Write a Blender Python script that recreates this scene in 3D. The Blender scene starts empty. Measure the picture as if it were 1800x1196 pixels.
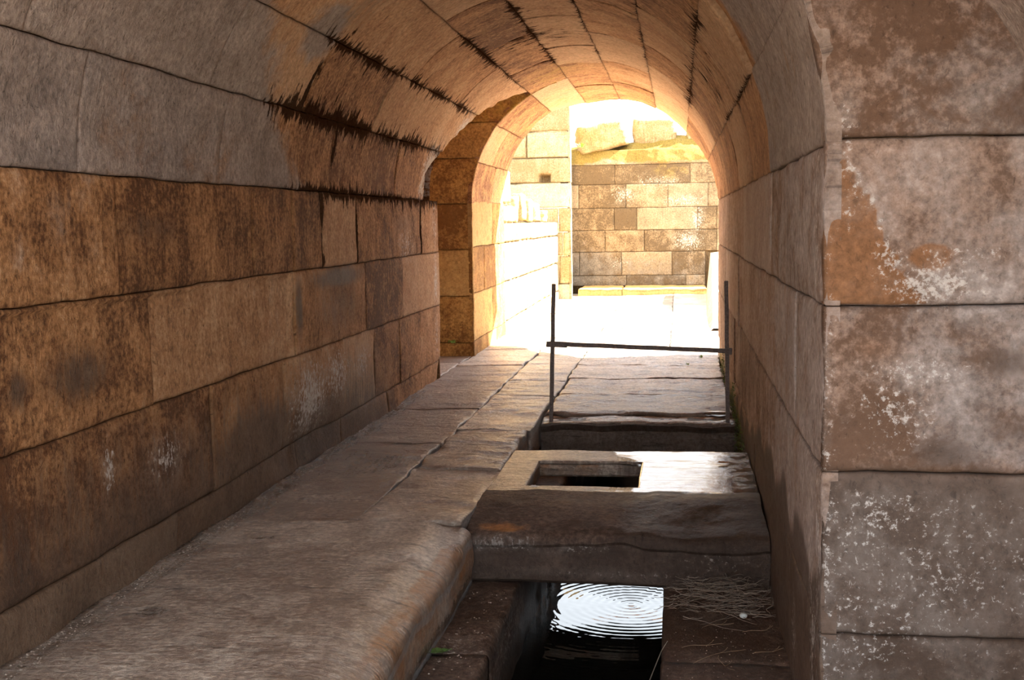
import bpy, math, random
import numpy as np
from mathutils import Matrix, Vector

# ------------------------------------------------------------------ camera, sky, sun, exposure
sc = bpy.context.scene
COL = sc.collection
VX, VY, ROLL, FPX = 1192.5, 386.6, 0.01621, 2087.0      # tunnel vanishing point (px), roll, focal length (px)
def cam_axes():
    y = Vector((VX - 900, 598 - VY, -FPX)).normalized()
    h = Vector((math.cos(ROLL), math.sin(ROLL), 0))
    z = h.cross(y).normalized()
    if z.y < 0: z = -z
    x = y.cross(z)
    return x, y, z
ax, ay, az = cam_axes()
cd = bpy.data.cameras.new('camera'); cam = bpy.data.objects.new('camera', cd); COL.objects.link(cam)
cd.sensor_width = 36.0; cd.lens = FPX / 1800 * 36.0; cd.clip_start = 0.05; cd.clip_end = 200
cam.matrix_world = Matrix.Translation((0, 0, 1.5)) @ Matrix((ax, ay, az)).to_4x4()
sc.camera = cam

SKY_STRENGTH = 3.6
SUN_STRENGTH = 44.0
SUN_DIR = Vector((1.35, 0.42, 1.25)).normalized()       # towards the sun
world = bpy.data.worlds.new('sky'); sc.world = world; world.use_nodes = True
bg = world.node_tree.nodes['Background']
bg.inputs['Color'].default_value = (0.86, 0.93, 1.0, 1); bg.inputs['Strength'].default_value = SKY_STRENGTH
sd = bpy.data.lights.new('sun', 'SUN'); sun = bpy.data.objects.new('sun', sd); COL.objects.link(sun)
sd.energy = SUN_STRENGTH; sd.angle = math.radians(0.6); sd.color = (1.0, 0.91, 0.76)
sun.rotation_euler = (-SUN_DIR).to_track_quat('-Z', 'Y').to_euler(); sun.location = (8, 20, 12)
sc.view_settings.view_transform = 'Standard'; sc.view_settings.look = 'None'
sc.view_settings.exposure = 0.62; sc.view_settings.gamma = 1.0; sc.view_settings.use_curve_mapping = False
cy = sc.cycles
cy.use_denoising = True; cy.max_bounces = 14; cy.diffuse_bounces = 9; cy.glossy_bounces = 4
cy.sample_clamp_indirect = 12.0

# ------------------------------------------------------------------ numpy noise
def _hash(ix, iy, iz, s):
    h = (ix * 374761393 + iy * 668265263 + iz * 2147483647 * 3 + s * 974634777) & 0xFFFFFFFF
    h = ((h ^ (h >> 13)) * 1274126177) & 0xFFFFFFFF
    h = ((h ^ (h >> 16)) * 2246822519) & 0xFFFFFFFF
    return ((h ^ (h >> 15)) & 0xFFFFFF) / float(0xFFFFFF) * 2 - 1
def vnoise(P, s=0):
    P = np.asarray(P, float); i = np.floor(P).astype(np.int64); f = P - i; f = f * f * (3 - 2 * f)
    o = 0
    for dx in (0, 1):
        for dy in (0, 1):
            for dz in (0, 1):
                w = (f[:, 0] if dx else 1 - f[:, 0]) * (f[:, 1] if dy else 1 - f[:, 1]) * (f[:, 2] if dz else 1 - f[:, 2])
                o = o + w * _hash(i[:, 0] + dx, i[:, 1] + dy, i[:, 2] + dz, s)
    return o
def fbm(P, octv=4, s=0, gain=.5):
    P = np.asarray(P, float); a = 1.; o = 0
    for k in range(octv):
        o = o + a * vnoise(P * 2 ** k + 17.3 * k, s + k); a *= gain
    return o
def sstep(a, b, x):
    t = np.clip((x - a) / (b - a), 0, 1); return t * t * (3 - 2 * t)

# ------------------------------------------------------------------ mesh accumulator with attributes
# A = (block random, grey patina and cool tint, salt bloom and pale glint, damp and darkening)   B = (rust and orange tint, moss and golden tint, joint stain, edge dirt)
class Acc:
    def __init__(self):
        self.V, self.F, self.A, self.B, self.U = [], [], [], [], []; self.n = 0
    def grid(self, P, nr, nc, A, B, UV):
        self.V.append(P); self.A.append(A); self.B.append(B); self.U.append(UV)
        idx = np.arange(nr * nc).reshape(nr, nc) + self.n
        q = np.stack([idx[:-1, :-1], idx[:-1, 1:], idx[1:, 1:], idx[1:, :-1]], -1).reshape(-1, 4)
        self.F.append(q); self.n += nr * nc
    def raw(self, V, F, A, B, UV):
        self.V.append(V); self.A.append(A); self.B.append(B); self.U.append(UV)
        self.F.append(np.asarray(F) + self.n); self.n += len(V)
    def box(self, x0, x1, y0, y1, z0, z1, rnd=.3):
        V = np.array([(x, y, z) for x in (x0, x1) for y in (y0, y1) for z in (z0, z1)], float)
        F = [(0, 1, 3, 2), (4, 6, 7, 5), (0, 4, 5, 1), (2, 3, 7, 6), (0, 2, 6, 4), (1, 5, 7, 3)]
        A = np.zeros((8, 4)); A[:, 0] = rnd; B = np.zeros((8, 4)); B[:, 3] = .3
        self.raw(V, F, A, B, V[:, [0, 2]])
    def build(self, name, mat, parent=None, smooth=True):
        V = np.concatenate(self.V); F = np.concatenate(self.F).astype(np.int32)
        me = bpy.data.meshes.new(name)
        me.vertices.add(len(V)); me.vertices.foreach_set('co', V.astype(np.float32).ravel())
        me.loops.add(F.size); me.loops.foreach_set('vertex_index', F.ravel())
        me.polygons.add(len(F)); me.polygons.foreach_set('loop_start', np.arange(0, F.size, 4, dtype=np.int32))
        me.update(calc_edges=True); me.validate()
        for nm, L in (('A', self.A), ('B', self.B)):
            at = me.attributes.new(nm, 'FLOAT_COLOR', 'POINT')
            at.data.foreach_set('color', np.concatenate(L).astype(np.float32).ravel())
        UV = np.concatenate(self.U)
        at = me.attributes.new('surf', 'FLOAT_VECTOR', 'POINT')
        at.data.foreach_set('vector', np.c_[UV, np.zeros(len(UV))].astype(np.float32).ravel())
        me.polygons.foreach_set('use_smooth', np.full(len(F), smooth))
        o = bpy.data.objects.new(name, me); COL.objects.link(o); o.parent = parent
        me.materials.append(mat)
        return o

rng = random.Random(7)
def lines(a, b, step, near=True):
    """grid lines from a to b, crowded at both ends"""
    L = b - a; off = [0, .0001, .006, .014, .028, .05]
    if L < .16: off = [0, .0001, .006, .014]
    n = max(2, int((L - 2 * off[-1]) / step))
    mid = list(np.linspace(a + off[-1], b - off[-1], n + 1))
    return np.array([a + o for o in off[:-1]] + mid + [b - o for o in off[:-1][::-1]])

def block(acc, S, u0, u1, v0, v1, step=.03, gap=.0022, depth=.05, off=None, rr=.007, rough=.0045, att=None,
          ua=None, ub=None, hx=None, chip=1.0, warp=.006, uvf=None):
    """one stone face: S maps (u, v, height) to the room; ua / ub give bent ends; hx adds relief"""
    U = lines(u0 + gap, u1 - gap, step); Vv = lines(v0 + gap, v1 - gap, step)
    uu, vv = np.meshgrid(U, Vv, indexing='ij'); nr, nc = uu.shape; uu = uu.ravel(); vv = vv.ravel()
    rnd = rng.random()
    du = np.minimum(uu - U[0], U[-1] - uu); dv = np.minimum(vv - Vv[0], Vv[-1] - vv); d = np.minimum(du, dv)
    if ua is not None or ub is not None:
        t = (uu - u0) / (u1 - u0)
        a = ua(vv) if ua is not None else u0; b = ub(vv) if ub is not None else u1
        uu = a + (b - a) * t
    Q = np.c_[uu, vv, np.full(len(uu), .37)]
    wu = vnoise(Q * [5, 5, 1], 3) * warp + vnoise(Q * [17, 17, 1], 4) * warp * .45
    wv = vnoise(Q * [5, 5, 1], 5) * warp + vnoise(Q * [17, 17, 1], 6) * warp * .45
    ch = 1 + 2.6 * chip * np.clip(vnoise(Q * [6, 6, 1] + rnd * 31, 8) - .1, 0, 1)
    h = -rr * ch * np.exp(-d / (.007 * ch))
    h += (rng.uniform(-.006, .006) if off is None else off)
    tu, tv = rng.uniform(-1, 1), rng.uniform(-1, 1)
    h += .004 * tu * ((uu - u0) / max(.1, u1 - u0) - .5) + .004 * tv * ((vv - v0) / (v1 - v0) - .5)
    Qr = Q + [rnd * 50, rnd * 20, 0]
    h += rough * fbm(Qr * [3.3, 3.3, 1], 5, 11, .62)
    if hx is not None: h += hx(uu, vv)
    skirt = (np.minimum(du, dv) < 1e-6)
    h = np.where(skirt, -depth, h)
    P = S(uu + wu, vv + wv, h)
    n = len(uu); A = np.zeros((n, 4)); B = np.zeros((n, 4)); A[:, 0] = rnd
    B[:, 3] = np.exp(-d / .007)
    if att is not None: att(P, uu, vv, A, B)
    acc.grid(P, nr, nc, A, B, np.c_[uu, vv])

def blobs(P, lst):
    o = np.zeros(len(P))
    for (c, r, a) in lst:
        r = np.atleast_1d(r) if np.ndim(r) else np.array([r] * 3)
        o = np.maximum(o, a * np.exp(-(((P - np.array(c)) / r) ** 2).sum(1)))
    return o

def solid(acc, X, Y, top, bot, hole=None, rr=.02, side_rows=5, rough=.004, att=None, jit=.006, seed=0, rnd=None, edge_amp=1., sharp=(), ledge=0.):
    """closed slab over grid lines X, Y; cells where hole(xc, yc) is true are left out; edges are worn round"""
    if rnd is None: rnd = rng.random()
    X = np.array(X); Y = np.array(Y); nx, ny = len(X), len(Y)
    keep = np.ones((nx - 1, ny - 1), bool)
    if hole:
        for i in range(nx - 1):
            for j in range(ny - 1):
                if hole((X[i] + X[i + 1]) / 2, (Y[j] + Y[j + 1]) / 2): keep[i, j] = False
    K = np.zeros((nx + 1, ny + 1), bool); K[1:-1, 1:-1] = keep
    xx, yy = np.meshgrid(X, Y, indexing='ij')
    # distance to the nearest border edge
    segs = []
    for i in range(nx + 1):
        for j in range(ny + 1):
            if not K[i, j]: continue
            if not K[i - 1, j]: segs.append(((i - 1, j - 1), (i - 1, j)))
            if not K[i + 1, j]: segs.append(((i, j), (i, j - 1)))
            if not K[i, j - 1]: segs.append(((i, j - 1), (i - 1, j - 1)))
            if not K[i, j + 1]: segs.append(((i - 1, j), (i, j)))
    bp = set([a for a, b in segs] + [b for a, b in segs])
    B0 = np.array([(X[i], Y[j]) for i, j in bp])
    pts = np.c_[xx.ravel(), yy.ravel()]
    d = np.full(len(pts), 9.)
    dx = [np.abs(pts[:, 0] - X[0]), np.abs(pts[:, 0] - X[-1]), np.abs(pts[:, 1] - Y[0]), np.abs(pts[:, 1] - Y[-1])]
    for k, nm in enumerate(('x0', 'x1', 'y0', 'y1')):
        if nm not in sharp: d = np.minimum(d, dx[k])
    if hole:
        hb = np.array([(X[i], Y[j]) for i, j in bp if 0 < i < nx - 1 and 0 < j < ny - 1])
        if len(hb): d = np.minimum(d, np.sqrt(((pts[:, None, :] - hb[None]) ** 2).sum(2)).min(1))
    Q = np.c_[pts, np.full(len(pts), seed * .7)]
    rk = rr * (1 + 1.1 * edge_amp * vnoise(Q * [7, 7, 1] + 3, 21))
    rk = np.maximum(rk, .002)
    t = np.clip(1 - d / rk, 0, 1); drop = rk * (1 - np.sqrt(np.clip(1 - t * t, 0, 1)))
    zt = top(pts[:, 0], pts[:, 1]) - drop + rough * fbm(Q * [4, 4, 1] + rnd * 9, 5, 31, .62)
    zt = zt + ledge * np.tanh(4 * fbm(Q * [1.6, 5.5, 1] + 5, 4, 51, .6)) * np.clip(d / .03, 0, 1)
    zb = bot(pts[:, 0], pts[:, 1])
    jx = jit * vnoise(Q * [5, 5, 1], 23); jy = jit * vnoise(Q * [5, 5, 1], 24)
    n = len(pts)
    def put(z, px, py):
        P = np.c_[px, py, z]; A = np.zeros((len(P), 4)); B = np.zeros((len(P), 4)); A[:, 0] = rnd
        return P, A, B
    ii = np.arange(n).reshape(nx, ny)
    Pt, At, Bt = put(zt, pts[:, 0] + jx, pts[:, 1] + jy); Bt[:, 3] = np.exp(-d / .012) * .8
    Pb, Ab, Bb = put(zb, pts[:, 0] + jx, pts[:, 1] + jy)
    F = []
    for i in range(nx - 1):
        for j in range(ny - 1):
            if keep[i, j]:
                F.append((ii[i, j], ii[i + 1, j], ii[i + 1, j + 1], ii[i, j + 1]))
                F.append((n + ii[i, j], n + ii[i, j + 1], n + ii[i + 1, j + 1], n + ii[i + 1, j]))
    Vs = [Pt, Pb]; As = [At, Ab]; Bs = [Bt, Bb]; UVs = [pts, pts]
    cur = 2 * n; rows = {}
    def col(ij):
        nonlocal cur
        if ij in rows: return rows[ij]
        k = ii[ij]; out = [k]
        m = side_rows
        ts = np.linspace(0, 1, m + 2)[1:-1]
        z = Pt[k, 2] + (Pb[k, 2] - Pt[k, 2]) * ts
        px = np.full(m, Pt[k, 0]); py = np.full(m, Pt[k, 1])
        q = np.c_[px * 4, py * 4, z * 7]
        px = px + .006 * fbm(q, 3, 41) * np.sin(ts * math.pi) * 1.5; py = py + .006 * fbm(q, 3, 42) * np.sin(ts * math.pi) * 1.5
        P, A, B = put(z, px, py)
        Vs.append(P); As.append(A); Bs.append(B); UVs.append(np.c_[px + py, z])
        out += list(range(cur, cur + m)); cur += m
        out.append(n + k); rows[ij] = out; return out
    for a, b in segs:
        ca, cb = col(a), col(b)
        for k in range(len(ca) - 1): F.append((ca[k], cb[k], cb[k + 1], ca[k + 1]))
    V = np.concatenate(Vs); A = np.concatenate(As); B = np.concatenate(Bs); UV = np.concatenate(UVs)
    if att is not None: att(V, UV[:, 0], UV[:, 1], A, B)
    acc.raw(V, F, A, B, UV)

def glines(a, b, step, ends=(1, 1)):
    off = [0, .004, .01, .02, .035, .055, .08]
    if b - a < .25: off = [0, .005, .012, .025]
    lo = off if ends[0] else [0]; hi = off if ends[1] else [0]
    n = max(2, int((b - a - lo[-1] - hi[-1]) / step))
    return np.array([a + o for o in lo[:-1]] + list(np.linspace(a + lo[-1], b - hi[-1], n + 1)) + [b - o for o in hi[:-1][::-1]])

# ------------------------------------------------------------------ materials
def nodes_of(m):
    m.use_nodes = True; nt = m.node_tree; nt.nodes.clear(); return nt
class NT:
    def __init__(self, nt): self.t = nt
    def n(self, ty, **kw):
        o = self.t.nodes.new(ty)
        for k, v in kw.items():
            if k.startswith('_'): setattr(o, k[1:], v)
        return o
    def link(self, a, b): self.t.links.new(a, b)
    def val(self, sock, v):
        if hasattr(v, 'default_value') and hasattr(v, 'links'): self.link(v, sock)
        elif isinstance(v, (int, float)) or isinstance(v, tuple): sock.default_value = v
        else: self.link(v, sock)
    def math(self, op, a, b=None, c=None, clamp=False):
        o = self.n('ShaderNodeMath', _operation=op, _use_clamp=clamp); self.val(o.inputs[0], a)
        if b is not None: self.val(o.inputs[1], b)
        if c is not None: self.val(o.inputs[2], c)
        return o.outputs[0]
    def noise(self, vec, scale, detail=4, rough=.55, dist=0.0):
        o = self.n('ShaderNodeTexNoise'); self.link(vec, o.inputs['Vector']); o.inputs['Scale'].default_value = scale
        o.inputs['Detail'].default_value = detail; o.inputs['Roughness'].default_value = rough; o.inputs['Distortion'].default_value = dist
        return o.outputs['Fac']
    def scale(self, vec, s):
        o = self.n('ShaderNodeVectorMath', _operation='MULTIPLY'); self.link(vec, o.inputs[0]); o.inputs[1].default_value = s; return o.outputs[0]
    def ramp(self, fac, stops):
        o = self.n('ShaderNodeValToRGB'); self.link(fac, o.inputs[0]); cr = o.color_ramp
        while len(cr.elements) < len(stops): cr.elements.new(.5)
        for e, (p, c) in zip(cr.elements, stops): e.position = p; e.color = (*c, 1)
        return o.outputs[0]
    def mix(self, f, a, b, mode='MIX'):
        o = self.n('ShaderNodeMix', _data_type='RGBA', _blend_type=mode)
        self.val(o.inputs['Factor'], f)
        for s, v in ((o.inputs['A'], a), (o.inputs['B'], b)):
            if isinstance(v, tuple): s.default_value = (*v, 1)
            else: self.link(v, s)
        return o.outputs['Result']
    def smooth(self, x, a, b):
        o = self.n('ShaderNodeMapRange', _interpolation_type='SMOOTHSTEP'); self.val(o.inputs[0], x)
        o.inputs[1].default_value = a; o.inputs[2].default_value = b; return o.outputs[0]

def stone(name, dark, mid, light, grey=(.27, .235, .215), pick=1.0, streak=1.0, bump=.55, wetx=False, salt=(.62, .58, .53),
          moss=(.22, .17, .03), damp=(.045, .03, .022), rust=(.36, .15, .045), rough=.86, ripple=False, aniso=(14, 1.6, 1), spec=.2, saltx=(6, 2.2, 1), saltm=.8):
    m = bpy.data.materials.new(name); T = NT(nodes_of(m))
    out = T.n('ShaderNodeOutputMaterial'); bs = T.n('ShaderNodeBsdfPrincipled'); T.link(bs.outputs[0], out.inputs[0])
    aA = T.n('ShaderNodeAttribute', _attribute_name='A'); aB = T.n('ShaderNodeAttribute', _attribute_name='B')
    aU = T.n('ShaderNodeAttribute', _attribute_name='surf'); geo = T.n('ShaderNodeTexCoord').outputs['Object']
    sA = T.n('ShaderNodeSeparateColor'); T.link(aA.outputs['Color'], sA.inputs[0])
    sB = T.n('ShaderNodeSeparateColor'); T.link(aB.outputs['Color'], sB.inputs[0])
    rnd, gry, salt_glint, damp_dark = sA.outputs[0], sA.outputs[1], sA.outputs[2], aA.outputs['Alpha']
    rust_glow, moss_glow, stn, edg = sB.outputs[0], sB.outputs[1], sB.outputs[2], aB.outputs['Alpha']
    uv = aU.outputs['Vector']
    big = T.noise(geo, 1.1, 5, .6, .4); med = T.noise(geo, 5.5, 8, .65, .3); fin = T.noise(geo, 38, 6, .7)
    strk = T.noise(T.scale(uv, aniso), 1.6, 7, .62, .25)
    spk = T.noise(geo, 90, 3, .6)
    f = T.math('ADD', T.math('MULTIPLY', big, .45), T.math('MULTIPLY', med, .4))
    f = T.math('ADD', f, T.math('MULTIPLY', strk, .28 * streak))
    f = T.math('ADD', f, T.math('MULTIPLY', T.math('SUBTRACT', rnd, .5), .22))
    f = T.math('ADD', f, T.math('MULTIPLY', T.math('SUBTRACT', fin, .5), .5))
    col = T.ramp(f, [(.40, dark), (.56, mid), (.74, light)])
    # small per-stone hue shift
    col = T.mix(T.math('MULTIPLY', T.smooth(rnd, .55, 1.0), .35), col, T.mix(.5, light, grey))
    # grey patina, and the cool light tint of the near vault
    g = T.smooth(T.math('ADD', gry, T.math('MULTIPLY', T.math('SUBTRACT', med, .5), 1.1)), .25, .75)
    gcol = T.ramp(T.math('ADD', T.math('MULTIPLY', med, .6), T.math('MULTIPLY', fin, .4)), [(.35, tuple(c * .55 for c in grey)), (.55, grey), (.72, tuple(min(1, c * 1.5) for c in grey))])
    col = T.mix(T.math('MULTIPLY', g, .85), col, gcol)
    # rust, and orange tint towards the exit
    r = T.smooth(T.math('ADD', rust_glow, T.math('MULTIPLY', T.math('SUBTRACT', med, .5), .9)), .35, .6)
    col = T.mix(T.math('MULTIPLY', r, .93), col, T.mix(fin, tuple(c * .55 for c in rust), tuple(c * 1.4 for c in rust)))
    # damp grime, and darkening inside the slab hole
    dn = T.math('ADD', T.math('MULTIPLY', T.math('SUBTRACT', strk, .5), .9), T.math('MULTIPLY', T.math('SUBTRACT', fin, .5), .7))
    dm = T.smooth(T.math('ADD', damp_dark, dn), .25, .8)
    col = T.mix(T.math('MULTIPLY', dm, .84), col, T.mix(med, damp, tuple(c * 2.4 for c in damp)))
    # moss, and golden tint towards the exit
    mm = T.smooth(T.math('ADD', moss_glow, T.math('MULTIPLY', T.math('SUBTRACT', med, .5), .9)), .3, .7)
    col = T.mix(T.math('MULTIPLY', mm, .85), col, T.mix(fin, tuple(c * .45 for c in moss), tuple(min(1, c * 1.7) for c in moss)))
    # spiky stain along joints
    sn = T.noise(T.scale(uv, (12, 3.4, 1)), 1.5, 6, .72, .35)
    st = T.smooth(T.math('ADD', stn, T.math('MULTIPLY', T.math('SUBTRACT', sn, .5), 2.2)), .26, .40)
    st = T.math('MULTIPLY', st, T.smooth(stn, .02, .12))
    T.link(T.math('MULTIPLY', T.math('SUBTRACT', 1.0, st), spec), bs.inputs['Specular IOR Level'])
    col = T.mix(T.math('MULTIPLY', st, .95), col, (.035, .017, .010))
    # salt bloom, and the painted glint on the vault edge
    col = T.mix(T.math('MULTIPLY', T.math('MULTIPLY', salt_glint, .5), T.smooth(med, .42, .62)), col, tuple(c * .85 for c in salt))
    ss = T.math('ADD', T.math('MULTIPLY', T.math('SUBTRACT', T.noise(T.scale(uv, saltx), 9, 6, .75, .2), .5), 2.0), T.math('MULTIPLY', T.math('SUBTRACT', fin, .5), 1.6))
    sl = T.smooth(T.math('ADD', salt_glint, ss), .36, .62)
    sl = T.math('MULTIPLY', sl, T.smooth(salt_glint, .03, .25))
    col = T.mix(T.math('MULTIPLY', sl, saltm), col, salt)
    # joint dirt and fine value noise
    col = T.mix(T.math('MULTIPLY', edg, .45), col, tuple(c * .45 for c in dark))
    pit = T.smooth(T.noise(T.scale(uv, (46, 28, 1)), 1.0, 4, .7, .8), .56, .70)
    v = T.math('ADD', .62, T.math('MULTIPLY', fin, .80))
    v = T.math('MULTIPLY', v, T.math('SUBTRACT', 1.0, T.math('MULTIPLY', pit, .55 * min(1, .4 + pick * .6))))
    v = T.math('MULTIPLY', v, T.math('ADD', .8, T.math('MULTIPLY', T.noise(geo, 16, 5, .7, .6), .4)))
    if ripple:
        cr = T.smooth(T.noise(T.scale(uv, (3.5, 26, 1)), 1.0, 5, .7, .9), .44, .33)
        v = T.math('MULTIPLY', v, T.math('SUBTRACT', 1.0, T.math('MULTIPLY', cr, .6)))
    vc = T.n('ShaderNodeCombineColor');
    for k in range(3): T.link(v, vc.inputs[k])
    col = T.mix(1.0, col, vc.outputs[0], 'MULTIPLY')
    T.link(col, bs.inputs['Base Color'])
    ro = T.math('SUBTRACT', rough, T.math('MULTIPLY', dm, .18))
    bs.inputs['Specular IOR Level'].default_value = spec
    # relief
    h = T.math('ADD', T.math('MULTIPLY', med, .9), T.math('MULTIPLY', fin, .5)); h = T.math('SUBTRACT', h, T.math('MULTIPLY', pit, .12 * pick))
    pk = T.noise(T.scale(uv, (34, 20, 1)), 1.0, 5, .68, .8)
    h = T.math('ADD', h, T.math('MULTIPLY', pk, .6 * pick))
    if ripple:
        rp = T.noise(T.scale(uv, (4.5, 20, 1)), 1.0, 6, .68, .7)
        h = T.math('ADD', h, T.math('MULTIPLY', rp, .9))
    bp = T.n('ShaderNodeBump'); bp.inputs['Distance'].default_value = .02
    T.link(h, bp.inputs['Height']); bp.inputs['Strength'].default_value = bump
    if ripple: bp.inputs['Distance'].default_value = .035
    if wetx:      # grey channel means standing water film here
        wn = T.math('ADD', gry, T.math('MULTIPLY', T.math('SUBTRACT', med, .5), .8))
        w = T.smooth(wn, .35, .62)
        ro = T.math('ADD', T.math('MULTIPLY', ro, T.math('SUBTRACT', 1.0, w)), T.math('MULTIPLY', w, .05))
        T.link(T.mix(T.math('MULTIPLY', T.smooth(gry, .12, .6), .75), col, tuple(c * 1.2 for c in damp)), bs.inputs['Base Color'])
        T.link(T.math('ADD', spec, T.math('MULTIPLY', w, .4)), bs.inputs['Specular IOR Level'])
        T.link(T.math('MULTIPLY', bump, T.math('SUBTRACT', 1.0, T.math('MULTIPLY', w, .93))), bp.inputs['Strength'])
    T.link(ro, bs.inputs['Roughness']); T.link(bp.outputs[0], bs.inputs['Normal'])
    return m

M_WALL = stone('tawny_limestone', (.13, .055, .022), (.45, .225, .095), (.68, .43, .24), grey=(.34, .28, .245), bump=.8)
M_PIER = stone('mauve_limestone', (.12, .07, .045), (.27, .18, .135), (.39, .305, .25), grey=(.28, .245, .23), streak=.15, pick=.3, bump=.4, aniso=(3.2, 3.2, 1), rust=(.20, .095, .042), damp=(.032, .021, .015), salt=(.50, .47, .44), saltx=(7, 7, 1), saltm=.7)
M_RIGHT = stone('streaked_limestone', (.20, .115, .07), (.42, .28, .20), (.58, .45, .36), grey=(.40, .345, .32), streak=1.1, pick=.8, bump=.45)
M_VAULT = stone('vault_limestone', (.19, .08, .032), (.52, .27, .12), (.72, .46, .25), grey=(.36, .315, .29), bump=.8, moss=(.34, .215, .045), rust=(.46, .21, .065))  # moss and rust colours here carry the golden bounce light
M_GOLD = stone('golden_limestone', (.20, .09, .022), (.46, .25, .07), (.60, .38, .13), grey=(.32, .28, .2), moss=(.33, .23, .03), salt=(.78, .74, .66), streak=.4)
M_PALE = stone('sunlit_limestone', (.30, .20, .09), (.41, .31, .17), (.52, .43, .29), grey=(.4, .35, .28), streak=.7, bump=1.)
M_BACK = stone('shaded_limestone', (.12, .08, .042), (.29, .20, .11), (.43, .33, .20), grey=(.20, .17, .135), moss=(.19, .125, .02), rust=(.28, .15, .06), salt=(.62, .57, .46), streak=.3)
M_FLOOR = stone('worn_paving', (.28, .20, .15), (.62, .52, .425), (.80, .71, .61), streak=.2, pick=.2, bump=.9, wetx=True, ripple=True, damp=(.05, .034, .026), rough=.35, spec=1.0)
M_CHAN = stone('muddy_stone', (.07, .042, .03), (.17, .11, .08), (.30, .21, .16), streak=.3, pick=.4, wetx=True, damp=(.03, .02, .015), aniso=(3, 3, 1), rough=.6, bump=1.1, saltx=(6, 6, 1), salt=(.34, .30, .27))
M_GROUND = stone('sandy_ground', (.36, .28, .19), (.55, .44, .32), (.68, .58, .45), streak=0, pick=0)

def simple(name, col, rough=.7, metal=0., var=.3, scale=40, bump=.2, trans=None):
    m = bpy.data.materials.new(name); T = NT(nodes_of(m))
    out = T.n('ShaderNodeOutputMaterial'); bs = T.n('ShaderNodeBsdfPrincipled'); T.link(bs.outputs[0], out.inputs[0])
    geo = T.n('ShaderNodeTexCoord').outputs['Object']; n = T.noise(geo, scale, 6, .65)
    T.link(T.ramp(n, [(.3, tuple(c * (1 - var) for c in col)), (.7, tuple(min(1, c * (1 + var)) for c in col))]), bs.inputs['Base Color'])
    bs.inputs['Roughness'].default_value = rough; bs.inputs['Metallic'].default_value = metal
    bp = T.n('ShaderNodeBump'); bp.inputs['Strength'].default_value = bump; bp.inputs['Distance'].default_value = .003
    T.link(n, bp.inputs['Height']); T.link(bp.outputs[0], bs.inputs['Normal'])
    return m
M_IRON = simple('rusty_iron', (.12, .085, .07), .6, .5, .5, 60)
M_TWIG = simple('dry_twig', (.20, .155, .12), .8, 0, .5, 30)
M_TWIGL = simple('pale_straw', (.30, .21, .13), .8, 0, .3, 30)
M_EGG = simple('egg_shell', (.55, .56, .53), .35, 0, .03, 20, .05)
M_PEB = simple('pale_pebble', (.40, .32, .26), .8, 0, .3, 50)
M_LEAFG = simple('green_leaf', (.07, .13, .03), .5, 0, .4, 60)
M_LEAFO = simple('dead_leaf', (.36, .16, .05), .6, 0, .4, 60)
M_WEED = simple('fresh_weed', (.20, .33, .05), .5, 0, .4, 80)
M_MOSS = simple('wet_moss', (.10, .13, .02), .8, 0, .6, 70)
M_PAPER = simple('white_scrap', (.75, .75, .73), .6, 0, .05, 20)

wm = bpy.data.materials.new('dark_water'); T = NT(nodes_of(wm))
o_ = T.n('ShaderNodeOutputMaterial'); b_ = T.n('ShaderNodeBsdfPrincipled'); T.link(b_.outputs[0], o_.inputs[0])
b_.inputs['Base Color'].default_value = (.006, .006, .005, 1); b_.inputs['Roughness'].default_value = .015
b_.inputs['IOR'].default_value = 1.33; b_.inputs['Specular IOR Level'].default_value = .7
M_WATER = wm

def tag(o, label=None, cat=None, group=None, kind=None):
    if label: o['label'] = label
    if cat: o['category'] = cat
    if group: o['group'] = group
    if kind: o['kind'] = kind
    return o
def struct(o, label, cat='wall'): return tag(o, label, cat, None, 'structure')

# ------------------------------------------------------------------ dimensions of the tunnel
XL, XR, ZS = -2.31, .44, 1.72
CX, R = (XL + XR) / 2, (XR - XL) / 2
COURSE = [-.05, .17, .71, 1.225, ZS]
def S_left(u, v, h): return np.c_[XL + h, u, v]
def S_right(u, v, h): return np.c_[XR - h, u, v]
def S_vault(u, v, h):
    th = np.pi - (v - ZS) / R
    return np.c_[CX + (R - h) * np.cos(th), u, ZS + (R - h) * np.sin(th)]
def S_y(Y0, sgn=-1):     # face at Y = Y0, room on the side sgn
    return lambda u, v, h: np.c_[u, Y0 + sgn * h, v]
def S_x(X0, sgn=1):
    return lambda u, v, h: np.c_[X0 + sgn * h, u, v]
def th_of(v): return np.degrees(np.pi - (v - ZS) / R)
def v_of(deg): return ZS + R * math.radians(180 - deg)
NTH = [100, 118, 126, 131, 141.5, 150, 160, 170, 181]; NYY = [13.3, 13.12, 12.75, 12.48, 12.02, 11.68, 11.34, 11.2, 11.25]
def y_near(th): return np.interp(th, NTH, NYY)
ETH = [0, 1.5, 14.7, 28, 41, 56, 70, 86, 97, 109, 121, 140, 159, 180]; EY = [13.45, 13.6, 14.3, 15.2, 15.8, 15.65, 15.6, 15.95, 16.1, 15.9, 15.5, 15.6, 15.75, 15.8]
def y_exit(th): return np.interp(th, ETH, EY)

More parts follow.
